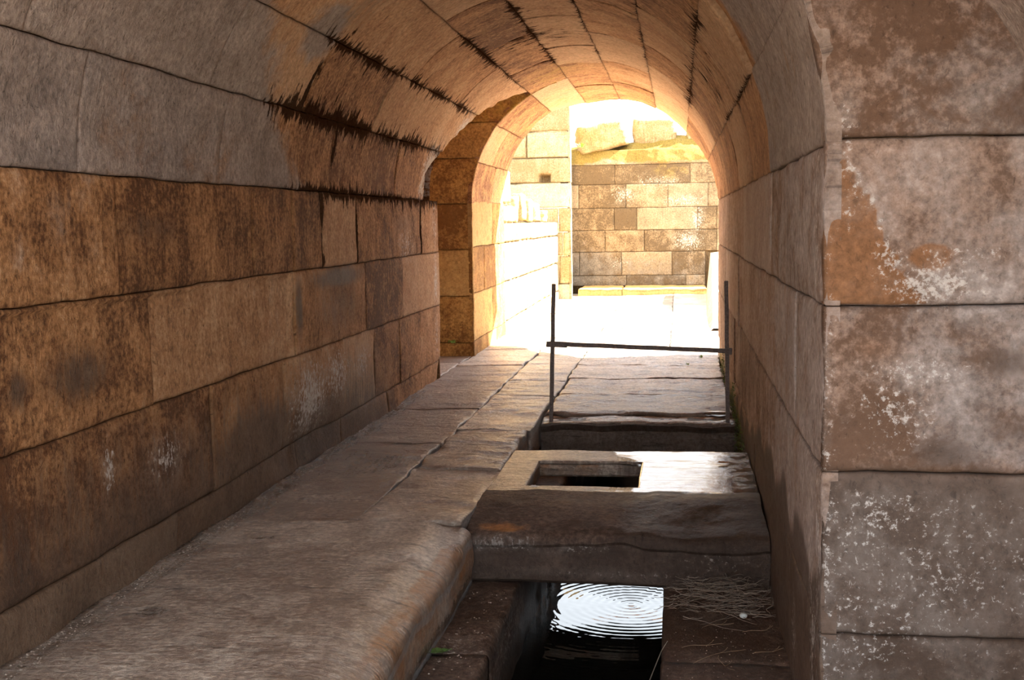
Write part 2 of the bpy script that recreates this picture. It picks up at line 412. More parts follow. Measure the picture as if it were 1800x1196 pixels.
# ---- painted character of the stones (patina, salt, damp, tints of light), in world space
def att_left(P, u, v, A, B):
    A[:, 1] = blobs(P, [((-2.3, 4.2, 1.55), (1, .6, .35), .35), ((-2.3, 6.5, 1.05), (1, .4, .3), .3)])
    A[:, 2] = blobs(P, [((-2.3, 7.2, .42), (1, .36, .24), .62), ((-2.3, 7.8, .50), (1, .4, .18), .5), ((-2.3, 8.5, .5), (1, .3, .14), .36),
                        ((-2.3, 4.55, .52), (1, .06, .12), .5), ((-2.3, 5.1, .45), (1, .2, .1), .4), ((-2.3, 10.0, 1.32), (1, .4, .2), .38),
                        ((-2.3, 11.2, .95), (1, .12, .3), .5), ((-2.3, 11.2, 1.5), (1, .15, .3), .36), ((-2.3, 11.2, .45), (1, .1, .3), .35)])
    A[:, 3] = np.maximum(np.clip(.95 - v * .9, 0, .95) * sstep(10.5, 8.2, u), blobs(P, [((-2.3, 4.35, .93), (1, .35, .14), .75), ((-2.3, 3.9, .93), (1, .12, .1), .7), ((-2.3, 6.3, .25), (1, 1.1, .36), .95),
                        ((-2.3, 7.6, .15), (1, .9, .34), 1.0), ((-2.3, 7.9, 1.15), (1, .8, .1), .85), ((-2.3, 7.02, 1.0), (1, .08, .25), .85), ((-2.3, 7.9, .95), (1, .9, .3), .5), ((-2.3, 5.0, 1.5), (1, .5, .12), .5), ((-2.3, 9.9, 1.5), (1, .5, .12), .45)]))
    B[:, 0] = blobs(P, [((-2.3, 7.6, .95), (1, .6, .3), .35), ((-2.3, 8.8, 1.45), (1, 1.4, .3), .3)])
    B[:, 2] = np.exp(-np.abs(v - 1.71) / .06) * sstep(6.8, 8, u) * .62
    for jy in (7.57, 8.42, 10.6):
        B[:, 2] = np.maximum(B[:, 2], np.exp(-np.abs(u - jy) / .02) * .75 * (v > 1.22))
def att_right(P, u, v, A, B):
    A[:, 1] = sstep(7.5, 4.6, u) * .62 * sstep(-.1, .3, v)
    edge = .36 + .06 * np.sin(u * 9) + .05 * vnoise(np.c_[u * 6, u * 0, u * 0], 5) - .30 * sstep(5.5, 9.5, u)
    A[:, 3] = np.maximum(sstep(edge + .09, edge - .05, v) * .85, blobs(P, [((.44, 10.5, .6), (1, 3, .5), .25)]))
    B[:, 1] = sstep(.30, .02, v) * sstep(8.2, 9, u) * .55
    A[:, 2] = blobs(P, [((.44, 3.8, .55), (.2, .06, .7), .35), ((.44, 3.9, 1.5), (.2, .12, .3), .3), ((.44, 3.95, .1), (1, .1, .3), .42), ((.44, 4.6, -.1), (1, .1, .2), .3)])
def att_pier(P, u, v, A, B):
    A[:, 1] = (.42 + .34 * vnoise(P * 2.2, 61)) * (.25 + .75 * sstep(.66, .78, v))
    A[:, 2] = blobs(P, [((.76, 3.73, 1.29), (.16, 1, .07), .55), ((.63, 3.73, 1.36), (.05, 1, .09), .4), ((.85, 3.73, 1.385), (.2, 1, .02), .42), ((.66, 3.73, .90), (.14, 1, .13), .38), ((.72, 3.73, 1.03), (.2, 1, .06), .34),
                        ((.52, 3.73, 1.55), (.04, 1, .12), .34), ((.45, 3.73, .5), (.03, 1, 1.2), .34), ((.49, 3.73, 1.75), (.05, 1, .15), .35)])
    A[:, 2] = np.maximum(A[:, 2], sstep(.70, .62, v) * (.20 + .16 * vnoise(P * 5, 44)))
    wob = .03 * fbm(np.c_[u * 14, v * 14, u * 0], 3, 91)
    tri = (1.66 - v) * .36 - np.abs(u - .50 - (1.62 - v) * .17) + .012 + wob
    B[:, 0] = np.maximum(blobs(P, [((.755, 3.73, 1.375), (.085, 1, .045), 1.0)]) * (1 + 8 * wob), .95 * sstep(-.01, .02, tri)) * (v > 1.235) * (v < 1.68)
    B[:, 0] = np.maximum(B[:, 0], blobs(P, [((.6, 3.73, 1.1), (.2, 1, .12), .42), ((.9, 3.73, 1.6), (.2, 1, .12), .3), ((.62, 3.73, 1.9), (.2, 1, .15), .3)]))
    A[:, 2] = np.maximum(A[:, 2], .5 * np.exp(-(tri / .012) ** 2) * (v > 1.235) * (v < 1.68))
    A[:, 3] = np.maximum(sstep(.80, .66, v) * (1.0 + .3 * vnoise(P * 4, 45)), blobs(P, [((.81, 3.73, .77), (.12, 1, .07), .7), ((.98, 3.73, 1.05), (.12, 1, .06), .55), ((.5, 3.73, .86), (.04, 1, .14), .4),
                        ((.62, 3.73, 1.15), (.2, 1, .08), .25), ((1.1, 3.73, .85), (.3, 1, .08), .5)]))
def att_vault(P, u, v, A, B):
    th = th_of(v)
    A[:, 1] = np.maximum(sstep(6.9, 5.6, u - .028 * (th - 150)) * (.85 + .3 * vnoise(P * 1.7, 66)), blobs(P, [((-2.0, 6.7, 2.62), (.2, .3, .22), 1.1)]))  # near end: cool skylight painted in as grey; blob: grey stone
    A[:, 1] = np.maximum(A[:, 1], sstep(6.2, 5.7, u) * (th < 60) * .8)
    s = np.zeros(len(P))
    for ang, y0, y1, a, w in ((160.5, 6.3, 11.6, .72, .075), (141.2, 6.8, 12, .64, .06), (120, 9, 12.5, .6, .05), (101.5, 8.6, 12, .55, .05),
                              (41, 6.5, 12, .6, .06), (21, 6, 9, .46, .035), (61.8, 8, 12, .4, .03), (180, 6.8, 11, .62, .05), (82.5, 8.4, 12, .38, .03)):
        dd = np.abs(v - v_of(ang)); s = np.maximum(s, a * np.exp(-dd / w) * sstep(y0 - .4, y0 + .4, u) * sstep(y1 + .3, y1 - .3, u))
    s = np.maximum(s, blobs(P, [((-2.25, 7.78, 1.95), (.3, .05, .25), .6), ((-2.1, 6.95, 2.3), (.3, .06, .2), .6), ((-1.2, 10.3, 3.07), (.6, .35, .3), .34), ((.2, 8.5, 2.5), (.2, 1.2, .3), .34)]))
    s = s * (.62 + .55 * np.clip(fbm(np.c_[u * 2.3, v * 2.0, u * 0], 2, 64) + .5, 0, 1))
    B[:, 2] = s
    A[:, 3] = blobs(P, [((-1.8, 6.9, 2.75), (.5, .5, .4), .42), ((.1, 9, 2.6), (.3, 2.5, .4), .3)])
    A[:, 2] = blobs(P, [((-2.27, 10.95, 1.95), (.5, .35, .25), 1.0), ((-2.1, 11.7, 2.4), (.2, .25, .2), .8)]) * sstep(10, 10.6, u)  # pale broken stone at the gap, its lit glint painted in
    B[:, 1] = np.maximum(sstep(11.2, 14.5, u) * .40, blobs(P, [((-1.2, 12.6, 3.0), (.9, 1.3, .3), .5), ((-.6, 13.3, 3.1), (.8, 1.2, .3), .35), ((-2.0, 11.9, 2.5), (.2, .3, .3), .45)]))  # golden bounce light near the exit painted into the stone
    B[:, 0] = sstep(7, 12, u) * .22  # orange growing towards the exit: painted bounce light over the stone's tint
def att_gold(P, u, v, A, B):
    B[:, 1] = np.clip((v - 1.9) * .5, 0, .45); A[:, 3] = blobs(P, [((-2.6, 13.3, 1.4), (.25, .2, .3), .3), ((-2.55, 13.3, .5), (.4, .2, .2), .25)])
    B[:, 0] = .25
def att_side(P, u, v, A, B):
    B[:, 0] = .35 * sstep(15.4, 14.4, u)

def course_row(acc, S, v0, v1, joints, **kw):
    for a, b in zip(joints[:-1], joints[1:]): block(acc, S, a, b, v0, v1, **kw)

# ------------------------------------------------------------------ wall_left
acc = Acc()
def hx_left(u, v):
    h = -.02 * sstep(6.95, 6.85, u) * (v < 1.2)          # near stretch sits a touch back
    h += -.05 * np.exp(-((u - 7.2) / .6) ** 2 - ((v - .15) / .16) ** 2)
    h += -.03 * sstep(11.2, 11.4, u) * sstep(.3, .0, v)
    return h + .02 * sstep(.2, -.05, v) * vnoise(np.c_[u * 3, v * 3, u * 0], 77)
kw = dict(att=att_left, hx=hx_left)
course_row(acc, S_left, .17 - .0, .71, [-1, 1.6, 3.0, 5.65, 6.75, 7.97, 8.84, 9.67, 10.47, 11.4], **kw)
course_row(acc, S_left, .71, 1.225, [-1, 1.2, 3.1, 5.0, 6.94, 8.61, 9.82, 11.4], **kw)
course_row(acc, S_left, 1.225, ZS, [-1, .8, 2.4, 3.3, 4.69, 6.29, 6.97, 7.57, 8.42, 9.45, 10.6, 11.4], **kw)
course_row(acc, S_left, -.08, .17, [-1, 1.2, 3.4, 5.2, 7.0, 7.93, 9.2, 10.47, 11.4], **kw)
acc.box(-6.6, -2.46, -1, 11.34, -1.2, 1.73)
# face of this wall turned into the side passage
for v0, v1, js in ((-.08, .17, [-6.5, -5, -3.6, -2.32]), (.17, .71, [-6.5, -5.4, -4, -2.9, -2.32]), (.71, 1.225, [-6.5, -4.7, -3.3, -2.32]), (1.225, ZS, [-6.5, -5.2, -3.8, -2.32])):
    course_row(acc, S_y(11.4, 1), v0, v1, js, step=.08, att=att_gold)
struct(acc.build('wall_left', M_WALL), 'tawny limestone block wall on the left, dark and damp at its foot')

# inner stretch of the left wall, glowing by the exit, and its face across the side passage
acc = Acc()
for v0, v1, js in ((-.08, .16, [13.3, 14.3, 15.0, 15.8]), (.16, .70, [13.3, 14.71, 15.3, 15.8]), (.70, 1.23, [13.3, 14.1, 14.95, 15.8]), (1.23, 1.76, [13.3, 14.75, 15.8])):
    course_row(acc, S_left, v0, v1, js, att=att_side)
def xr_face(v):
    t = np.clip(v - ZS, 0, R - .01); return np.where(v > ZS, CX - np.sqrt(R * R - t * t) - .0, XL) + .0
for v0, v1, js in ((-.08, .14, [-6.5, -4.2, -2.31]), (.14, .67, [-6.5, -5, -3.4, -2.31]), (.67, 1.2, [-6.5, -4.4, -2.75 - .4, -2.31]), (1.2, 1.72, [-6.5, -5, -3.5, -2.31]),
                   (1.72, 2.23, [-6.5, -4.4, -3, -2.29]), (2.23, 2.62, [-6.5, -4, -2.7, -2.1]), (2.62, 3.04, [-6.5, -4, -2.8, -1.6])):
    for a, b in zip(js[:-1], js[1:]):
        last = b == js[-1]
        block(acc, S_y(13.3, -1), a, b, v0, v1, step=.035 if last else .08, att=att_gold, off=0, rough=.006, gap=.002 if last else .0035,
              ub=(lambda v: xr_face(v)) if last else None)
acc.box(-6.5, -2.36, 13.34, 15.7, -1, 3.3)
struct(acc.build('wall_left_inner', M_GOLD), 'golden stretch of left wall beside the bright tunnel exit')

# ------------------------------------------------------------------ wall_right with the pier face
acc = Acc()
kr = dict(att=att_right)
course_row(acc, S_right, 1.225, ZS, [3.73, 5.0, 5.78, 8.2, 10.3, 13.45], **kr)
course_row(acc, S_right, .71, 1.225, [3.73, 4.6, 6.6, 8.9, 11.2, 13.4], **kr)
course_row(acc, S_right, .19, .71, [3.73, 5.6, 7.8, 9.6, 11.9, 13.4], **kr)
course_row(acc, S_right, -.42, .19, [3.73, 4.8, 7.1, 9.2, 11, 13.4], **kr)
acc.box(.49, 3.2, 3.78, 13.4, -1.3, 1.73)
struct(acc.build('wall_right', M_RIGHT), 'right side wall of the tunnel, vertically streaked and damp near the floor')
acc = Acc()
kp = dict(att=att_pier, rough=.0045, rr=.012)
for v0, v1, js in ((-.42, .19, [.44, 1.7, 3.2]), (.19, .71, [.44, 1.5, 3.2]), (.71, 1.232, [.44, 1.9, 3.2]), (1.232, 1.735, [.44, 1.6, 3.2]), (1.735, 2.5, [.44, 2.0, 3.2])):
    for a, b in zip(js[:-1], js[1:]):
        ua = (lambda v: np.where(v > ZS, CX + np.sqrt(np.clip(R * R - (v - ZS) ** 2, .01, 9)), XR)) if a == .44 else None
        block(acc, S_y(3.73, -1), a, b, v0, v1, step=.022 if a == .44 else .08, off=0, ua=ua, chip=.5, **kp)
acc.box(.95, 3.2, 3.78, 5.2, 1.7, 2.6)
struct(acc.build('wall_right_pier', M_PIER), 'near pier face on the right, mauve grey blocks with salt and rust patches')

# ------------------------------------------------------------------ ceiling: barrel vault
acc = Acc()
def hx_v(u, v):
    th = th_of(v); w = .10 + .85 * np.clip((th - 160) / 20, 0, 1)
    yn = y_near(th); t = np.clip((u - (yn - w)) / w, 0, 1) * (u < 12.9) * (th > 124)
    h = -.10 * t * sstep(150, 165, th) - .02 * t ** 3 - .03 * t * np.clip(vnoise(np.c_[u * 14, v * 14, u * 0], 9), -1, 1) - .018 * t * vnoise(np.c_[u * 30, v * 30, u * 0], 19)
    return h
ROWS = [(180, 160.5, [.7, 3.05, 4.38, 5.82, 7.72, 9.6, 11.25], [13.3, 14.75, 15.8]),
        (160.5, 141.2, [.7, 2.4, 3.9, 5.56, 7.0, 8.6, 11.45], [13.3, 14.3, 15.7]),
        (141.2, 120, [.7, 2.3, 3.9, 5.5, 7.15, 9.0, 10.96], [13.3, 15.5])]
full = [(120, 101.5, [.7, 3.2, 4.8, 6.6, 8.4, 10.1, 11.7, 13.3, 15.5]), (101.5, 82.5, [.7, 2.7, 4.5, 6.3, 7.9, 9.4, 11.0, 12.2, 14.2, 15.9]),
        (82.5, 75, [.7, 2.7, 4.0])]
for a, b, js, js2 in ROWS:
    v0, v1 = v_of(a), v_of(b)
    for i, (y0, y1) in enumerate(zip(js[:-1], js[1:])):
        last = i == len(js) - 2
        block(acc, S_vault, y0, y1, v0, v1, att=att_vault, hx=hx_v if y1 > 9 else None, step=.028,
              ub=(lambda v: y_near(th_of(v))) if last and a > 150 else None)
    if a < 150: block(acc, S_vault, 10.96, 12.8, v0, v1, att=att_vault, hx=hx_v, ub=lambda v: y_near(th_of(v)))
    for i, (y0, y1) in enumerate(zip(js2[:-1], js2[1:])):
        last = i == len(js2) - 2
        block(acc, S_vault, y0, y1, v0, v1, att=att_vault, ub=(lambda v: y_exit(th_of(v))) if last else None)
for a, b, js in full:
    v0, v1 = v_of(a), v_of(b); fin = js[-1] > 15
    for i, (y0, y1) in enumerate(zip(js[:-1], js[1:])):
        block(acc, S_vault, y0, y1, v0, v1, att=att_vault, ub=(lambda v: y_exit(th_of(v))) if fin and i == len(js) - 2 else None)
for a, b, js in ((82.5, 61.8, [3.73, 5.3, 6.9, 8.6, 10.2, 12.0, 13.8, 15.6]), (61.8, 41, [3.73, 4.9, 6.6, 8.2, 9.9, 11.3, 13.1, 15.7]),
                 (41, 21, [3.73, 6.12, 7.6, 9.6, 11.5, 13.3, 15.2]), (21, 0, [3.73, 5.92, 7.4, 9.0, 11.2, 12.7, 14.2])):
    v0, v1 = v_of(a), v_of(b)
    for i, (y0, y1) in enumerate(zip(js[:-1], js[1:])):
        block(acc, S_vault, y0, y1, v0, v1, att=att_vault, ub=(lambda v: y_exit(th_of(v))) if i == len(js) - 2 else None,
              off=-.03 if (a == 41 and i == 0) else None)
def shell(acc, t0, t1, lo, hi):
    """masonry body behind the facing stones"""
    ts = np.linspace(t0, t1, max(3, int(abs(t1 - t0) / 4) + 1)); ys = np.linspace(0, 1, 9)
    P = []; nr = len(ts)
    for rad, order in ((R + (.055 if hi(150) > 13 else .16), 1), (R + .5, 0)):
        g = []
        for t in ts:
            a, b = float(lo(t)), float(hi(t)); th = math.radians(t)
            for s in ys: g.append((CX + rad * math.cos(th), a + (b - a) * s, ZS + rad * math.sin(th)))
        P.append(np.array(g))
    V = np.concatenate(P); n = nr * 9; F = []
    f = lambda k, i, j: k * n + i * 9 + j
    for k in (0, 1):
        for i in range(nr - 1):
            for j in range(8): F.append((f(k, i, j), f(k, i + 1, j), f(k, i + 1, j + 1), f(k, i, j + 1)))
    for i in range(nr - 1):
        for j in (0, 8): F.append((f(0, i, j), f(0, i + 1, j), f(1, i + 1, j), f(1, i, j)))
    for j in range(8):
        for i in (0, nr - 1): F.append((f(0, i, j), f(0, i, j + 1), f(1, i, j + 1), f(1, i, j)))
    A = np.zeros((len(V), 4)); A[:, 0] = .3; B = np.zeros((len(V), 4)); B[:, 3] = .4
    acc.raw(V, F, A, B, V[:, [1, 2]])
shell(acc, 180, 118, lambda t: .7, lambda t: y_near(t) - .05)
shell(acc, 180, 118, lambda t: 13.34, lambda t: y_exit(t) - .03)
shell(acc, 118, 75, lambda t: .7, lambda t: y_exit(t) - .03)
shell(acc, 75, 0, lambda t: 3.78, lambda t: y_exit(t) - .03)
# side-passage half vault
ts = np.linspace(118, 181, 22); xs = np.array([-6.5, -5, -4, -3.2, -2.7])
g = []; 
for t in ts:
    xe = CX + R * math.cos(math.radians(min(t, 180))); z = ZS + R * math.sin(math.radians(min(t, 180)))
    for x in list(xs[:-1]) + [min(-2.7, xe - .3), xe - .05]: g.append((x, float(y_near(t)) , z + .02))
g = np.array(g); A = np.zeros((len(g), 4)); A[:, 0] = .4; B = np.zeros((len(g), 4)); B[:, 1] = .3
acc.grid(g, len(ts), 6, A, B, g[:, [0, 2]]); acc.grid(g + [0, -.02, .35], len(ts), 6, A, B, g[:, [0, 2]])
acc.box(-6.5, -2.2, 11.5, 13.5, 3.05, 3.4)
acc.box(-1.35, -.9, 11.5, 13.4, 3.2, 3.5)
# roof over the near crossing on the right
acc.box(-.7, 3.4, .7, 3.78, 3.05, 3.5)
arc = np.linspace(0, 90, 13); g = []
for y in np.linspace(1.2, 3.74, 12):
    for a_ in arc: g.append((.43 + .62 * math.cos(math.radians(a_)), y, 1.72 + .62 * math.sin(math.radians(a_))))
g = np.array(g); A = np.zeros((len(g), 4)); A[:, 0] = .4; A[:, 1] = .8; B = np.zeros((len(g), 4))
acc.grid(g, 12, 13, A, B, g[:, [1, 2]]); 
acc.box(1.05, 3.3, 1.2, 3.76, 1.72, 3.1)
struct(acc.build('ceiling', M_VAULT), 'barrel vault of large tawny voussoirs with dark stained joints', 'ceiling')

# side walls of the near right crossing (beside the camera, closes the room)
acc = Acc()
for v0, v1 in ((-.08, .71), (.71, 1.225), (1.225, 1.72)): course_row(acc, S_x(3.2, -1), v0, v1, [-1, .6, 2.2, 3.73], step=.12)
acc.box(3.25, 3.6, -1, 3.78, -.5, 3.2)
struct(acc.build('wall_right_crossing', M_PIER), 'end wall of the crossing out of frame on the right')

# ------------------------------------------------------------------ floor
def flat(z=0.): return lambda x, y: np.full(len(x), z)
def att_floor(P, u, v, A, B):
    w = blobs(P, [((.30, 9.15, 0), (.16, .26, .2), .8), ((-.75, 10.6, 0), (.35, .5, .2), .18), ((-1.4, 10.5, 0), (.2, .4, .2), .2)])
    A[:, 1] = np.where(P[:, 2] > -.03, w, 0)
    A[:, 3] = np.maximum(sstep(-2.0, -2.28, P[:, 0]) * .55 * sstep(11.4, 10, P[:, 1]),
              blobs(P, [((-1.9, 7.2, 0), (.5, .8, .3), .5), ((-1.5, 6.6, 0), (.4, .25, .2), .35), ((-2.05, 4.3, 0), (.07, .06, .1), .9), ((-2.0, 5.4, 0), (.1, .05, .1), .6), ((-1.3, 7.0, 0), (.25, .25, .2), .35)]))
    side = (P[:, 2] < -.035)
    B[:, 0] = np.maximum(np.where(side, .5, 0) * sstep(7, 5.5, P[:, 1]), blobs(P, [((-1.08, 4.0, -.03), (.09, 1.6, .1), .55)]))
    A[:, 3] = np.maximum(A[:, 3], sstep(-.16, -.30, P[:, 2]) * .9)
acc = Acc()
def dent(x, y):
    z = .012 * vnoise(np.c_[x * 1.2, y * 1.2, x * 0], 88)
    z -= .018 * np.exp(-((x + 2.03) / .06) ** 2 - ((y - 4.24) / .05) ** 2)
    z -= .012 * np.exp(-((x + 1.99) / .07) ** 2 - ((y - 5.3) / .05) ** 2)
    z -= .03 * np.exp(-((x + 1.5) / .3) ** 2 - ((y - 6.9) / .3) ** 2) * 0
    return z
def paver(acc, x0, x1, y0, y1, step=.035, z=0, bot=-.31, rr=.012, sharp=(), rough=.005, g=.003, att=att_floor, top=None, **k):
    off = rng.uniform(-.005, .005) + z
    solid(acc, glines(x0 + g, x1 - g, step), glines(y0 + g, y1 - g, step), top or (lambda x, y: off + dent(x, y)), flat(bot), rr=rr, sharp=sharp, rough=rough, att=att, seed=x0 + y0, ledge=.006, jit=.014, **k)
# near walkway: long smooth slabs with a worn edge over the channel
def near_top(x, y):
    return dent(x, y) - .05 * sstep(-1.25, -1.03, x) * sstep(6.2, 5.2, y)
for y0, y1 in ((-1, 1.6), (1.6, 3.3), (3.3, 5.72)):
    solid(acc, glines(-2.34, -1.03, .03, (0, 1)), glines(y0 + .002, y1 - .002, .035), near_top, flat(-.31), rr=.05 if y0 > 3 else .03, sharp=('x0', 'y0', 'y1'), rough=.006, att=att_floor, seed=y0, edge_amp=.7, rnd=.55)
paver(acc, -2.34, -1.62, 5.72, 7.86, rr=.008); paver(acc, -1.62, -1.07, 5.72, 7.05, rr=.01); paver(acc, -1.62, -1.075, 7.05, 8.4, rr=.03)
for y0, y1 in ((7.86, 9.35), (9.35, 11.0), (11.0, 12.3), (12.3, 13.9), (13.9, 15.6)): paver(acc, -2.34, -1.6 - .02 * (y0 > 11), y0, y1, step=.05)
for y0, y1 in ((8.4, 10.1), (10.1, 11.1), (11.1, 12.3), (12.3, 13.3), (13.3, 14.6), (14.6, 15.6)): paver(acc, -1.6, -1.06, y0, y1, step=.05)
# side passage and threshold
for k, x0 in enumerate((-6.5, -5.1, -3.7)):
    for y0, y1 in ((11.4, 12.5), (12.5, 13.3)): paver(acc, x0 - .1 * k * 0, min(x0 + 1.4, -2.34), y0, y1, step=.1)
# far paving up to the step
for y0, y1 in ((13.9, 15.6), (15.6, 16.6), (16.6, 17.8), (17.8, 19.5), (19.5, 21.2), (21.2, 22.8), (22.8, 24.2)):
    for x0, x1 in ((-2.34, -1.06), (-1.06, -.1), (-.1, 1.1), (1.1, 2.4), (2.4, 3.6)):
        if y0 < 15.1 and (x1 < -1 or x0 > 1): continue
        paver(acc, x0, x1, y0, y1, step=.14, bot=-.2)
acc.box(-2.36, -1.5, -1, 15.6, -1.3, -.31)
acc.box(.6, 3.4, -1, 3.7, -.4, -.05)
struct(acc.build('floor', M_FLOOR), 'worn stone paving of the passage with a smooth walkway on the left', 'floor')

# channel: ledges and its narrow water slot
acc = Acc()
def att_ch(P, u, v, A, B):
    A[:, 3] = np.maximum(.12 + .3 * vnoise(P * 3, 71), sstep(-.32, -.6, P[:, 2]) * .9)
    A[:, 2] = blobs(P, [((-.80, 5.2, -.42), (.05, .7, .16), .36), ((-.95, 4.8, -.3), (.2, .3, .02), .3), ((.3, 5.5, -.3), (.3, .2, .05), .2)])
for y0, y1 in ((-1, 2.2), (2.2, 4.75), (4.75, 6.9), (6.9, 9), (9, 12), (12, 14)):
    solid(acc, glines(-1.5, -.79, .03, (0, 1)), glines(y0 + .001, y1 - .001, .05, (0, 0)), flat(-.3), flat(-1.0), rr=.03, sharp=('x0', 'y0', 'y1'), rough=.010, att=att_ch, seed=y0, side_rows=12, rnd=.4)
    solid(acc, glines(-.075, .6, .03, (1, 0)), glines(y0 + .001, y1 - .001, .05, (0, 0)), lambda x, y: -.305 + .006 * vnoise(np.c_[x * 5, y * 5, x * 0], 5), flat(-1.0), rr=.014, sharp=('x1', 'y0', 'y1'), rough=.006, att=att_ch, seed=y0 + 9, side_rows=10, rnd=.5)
acc.box(-1.3, .6, -1, 14, -1.15, -1.0)
acc.box(-1.3, .6, 13.9, 14.1, -1.1, -.2); 
struct(acc.build('floor_channel', M_CHAN), 'muddy ledges on both sides of the water slot in the channel', 'channel')

# ground outside, all around
acc = Acc()
for (x0, x1, y0, y1) in ((-14, 14, 15.5, 42), (3.15, 14, -12, 15.5), (-14, -6.45, -12, 15.5), (-6.5, 3.2, -12, -.98)):
    X = np.linspace(x0, x1, 40); Y = np.linspace(y0, y1, 60); xx, yy = np.meshgrid(X, Y, indexing='ij'); xx = xx.ravel(); yy = yy.ravel()
    P = np.c_[xx, yy, -.05 + .012 * fbm(np.c_[xx, yy, xx * 0], 3, 5)]; A = np.zeros((len(P), 4)); A[:, 0] = .5
    acc.grid(P, 40, 60, A, np.zeros((len(P), 4)), P[:, :2])
P = None
struct(acc.build('floor_outside', M_GROUND), 'bright sandy ground outside the passage', 'ground')

# ------------------------------------------------------------------ slabs that bridge the channel
def att_beam(P, u, v, A, B):
    x, y, z = P[:, 0], P[:, 1], P[:, 2]
    top = sstep(-.05, -.015, z)
    A[:, 1] = blobs(P, [((.15, 6.55, 0), (.36, .16, .1), .72), ((-.2, 6.42, 0), (.35, .1, .1), .42), ((-.5, 6.3, 0), (.4, .08, .1), .30)]) * top
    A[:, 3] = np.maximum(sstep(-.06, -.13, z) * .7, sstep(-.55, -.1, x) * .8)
    A[:, 2] = blobs(P, [((-.88, 5.76, -.10), (.26, .2, .04), .48), ((-.5, 5.76, -.12), (.25, .2, .03), .30), ((-.2, 5.76, -.25), (.9, .2, .03), .2), ((.2, 5.76, -.17), (.25, .2, .07), .26)])
    B[:, 0] = blobs(P, [((-.88, 5.78, -.03), (.2, .15, .025), .8)])
acc = Acc()
def beam_top(x, y):
    return -.05 * np.clip((6.28 - y) / .52, 0, 1) ** 2 - .02 * sstep(-.6, -.1, x) * sstep(6.35, 5.8, y) + .022 * np.exp(-((x - .13) / .25) ** 2 - ((y - 6.3) / .18) ** 2) + .004 * vnoise(np.c_[x * 6, y * 6, x * 0], 3)
solid(acc, glines(-1.075, .435, .022), glines(5.76, 6.5, .02), beam_top, lambda x, y: -.295 - .02 * sstep(-.8, .3, x), rr=.045, sharp=('x0', 'x1', 'y1'), side_rows=14, rough=.009, att=att_beam, jit=.010, seed=3, edge_amp=.6, rnd=.4)
ob = acc.build('stone_beam', M_CHAN)
tag(ob, 'thick round-edged stone block lying across the channel, nearest of the bridging stones', 'stone beam')
def att_slot(P, u, v, A, B):
    x, y, z = P[:, 0], P[:, 1], P[:, 2]
    lim = -.28 + .10 * sstep(7.35, 7.6, y) * -1.6
    A[:, 1] = np.where(z > -.03, sstep(-.06, .10, x - lim) * (.95 - .38 * sstep(.12, .36, x)), 0)
    A[:, 1] = np.maximum(A[:, 1], np.where(z > -.03, blobs(P, [((-.3, 6.55, 0), (.3, .05, .1), .6)]), 0))
    A[:, 3] = np.maximum(np.maximum(sstep(-.02, -.06, z) * .35, sstep(-.10, -.16, z) * 1.2), sstep(-.55, -.3, x) * .6)  # hole sides darkened low down to dim their reflection in the water
    B[:, 0] = np.where((z < -.02) & (x < -.5), .5, .1)
acc = Acc()
gx = np.unique(np.r_[glines(-1.075, -.87, .03), glines(-.87, -.235, .03), glines(-.235, .435, .02)])
gy = np.unique(np.r_[glines(6.51, 6.645, .03), glines(6.645, 7.34, .03), glines(7.34, 7.71, .03)])
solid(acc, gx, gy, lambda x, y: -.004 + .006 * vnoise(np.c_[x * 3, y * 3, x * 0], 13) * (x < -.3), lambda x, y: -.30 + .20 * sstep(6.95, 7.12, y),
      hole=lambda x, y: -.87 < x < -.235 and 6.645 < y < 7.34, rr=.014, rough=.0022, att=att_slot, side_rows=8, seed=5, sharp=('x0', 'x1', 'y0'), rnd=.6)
ob = acc.build('slotted_slab', M_FLOOR)
tag(ob, 'stone slab with a rectangular hole, its right half glistening wet, behind the thick block', 'stone slab')

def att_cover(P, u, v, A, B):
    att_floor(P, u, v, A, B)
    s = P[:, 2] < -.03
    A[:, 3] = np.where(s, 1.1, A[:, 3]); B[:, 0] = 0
LAB = ['narrow low stone strip at the foot of the iron barrier, its right end wet', 'first broad paving slab behind the iron barrier, cracked across',
       'second broad paving slab behind the iron barrier', 'third paving slab behind the barrier, with a chipped corner on its left',
       'fourth paving slab behind the barrier, just this side of the sunlight', 'paving slab with the edge of the sunlight on it',
       ]
ys = [8.92, 9.23, 10.25, 11.3, 12.35, 13.3, 13.9]
for k in range(6):
    a = Acc(); y0, y1 = ys[k], ys[k + 1]
    z = -.03 if k == 0 else 0
    paver(a, -1.055, .435, y0, y1, step=.03, z=z, bot=-.32 if k == 0 else -.2, rr=.022 if k < 3 else .015, att=att_cover, rough=.008, g=.004)
    # rough ledges split out of the surface
    o = a.build('cover_slab', M_FLOOR); tag(o, LAB[k], 'paving slab', 'stone slabs covering the channel behind the barrier')

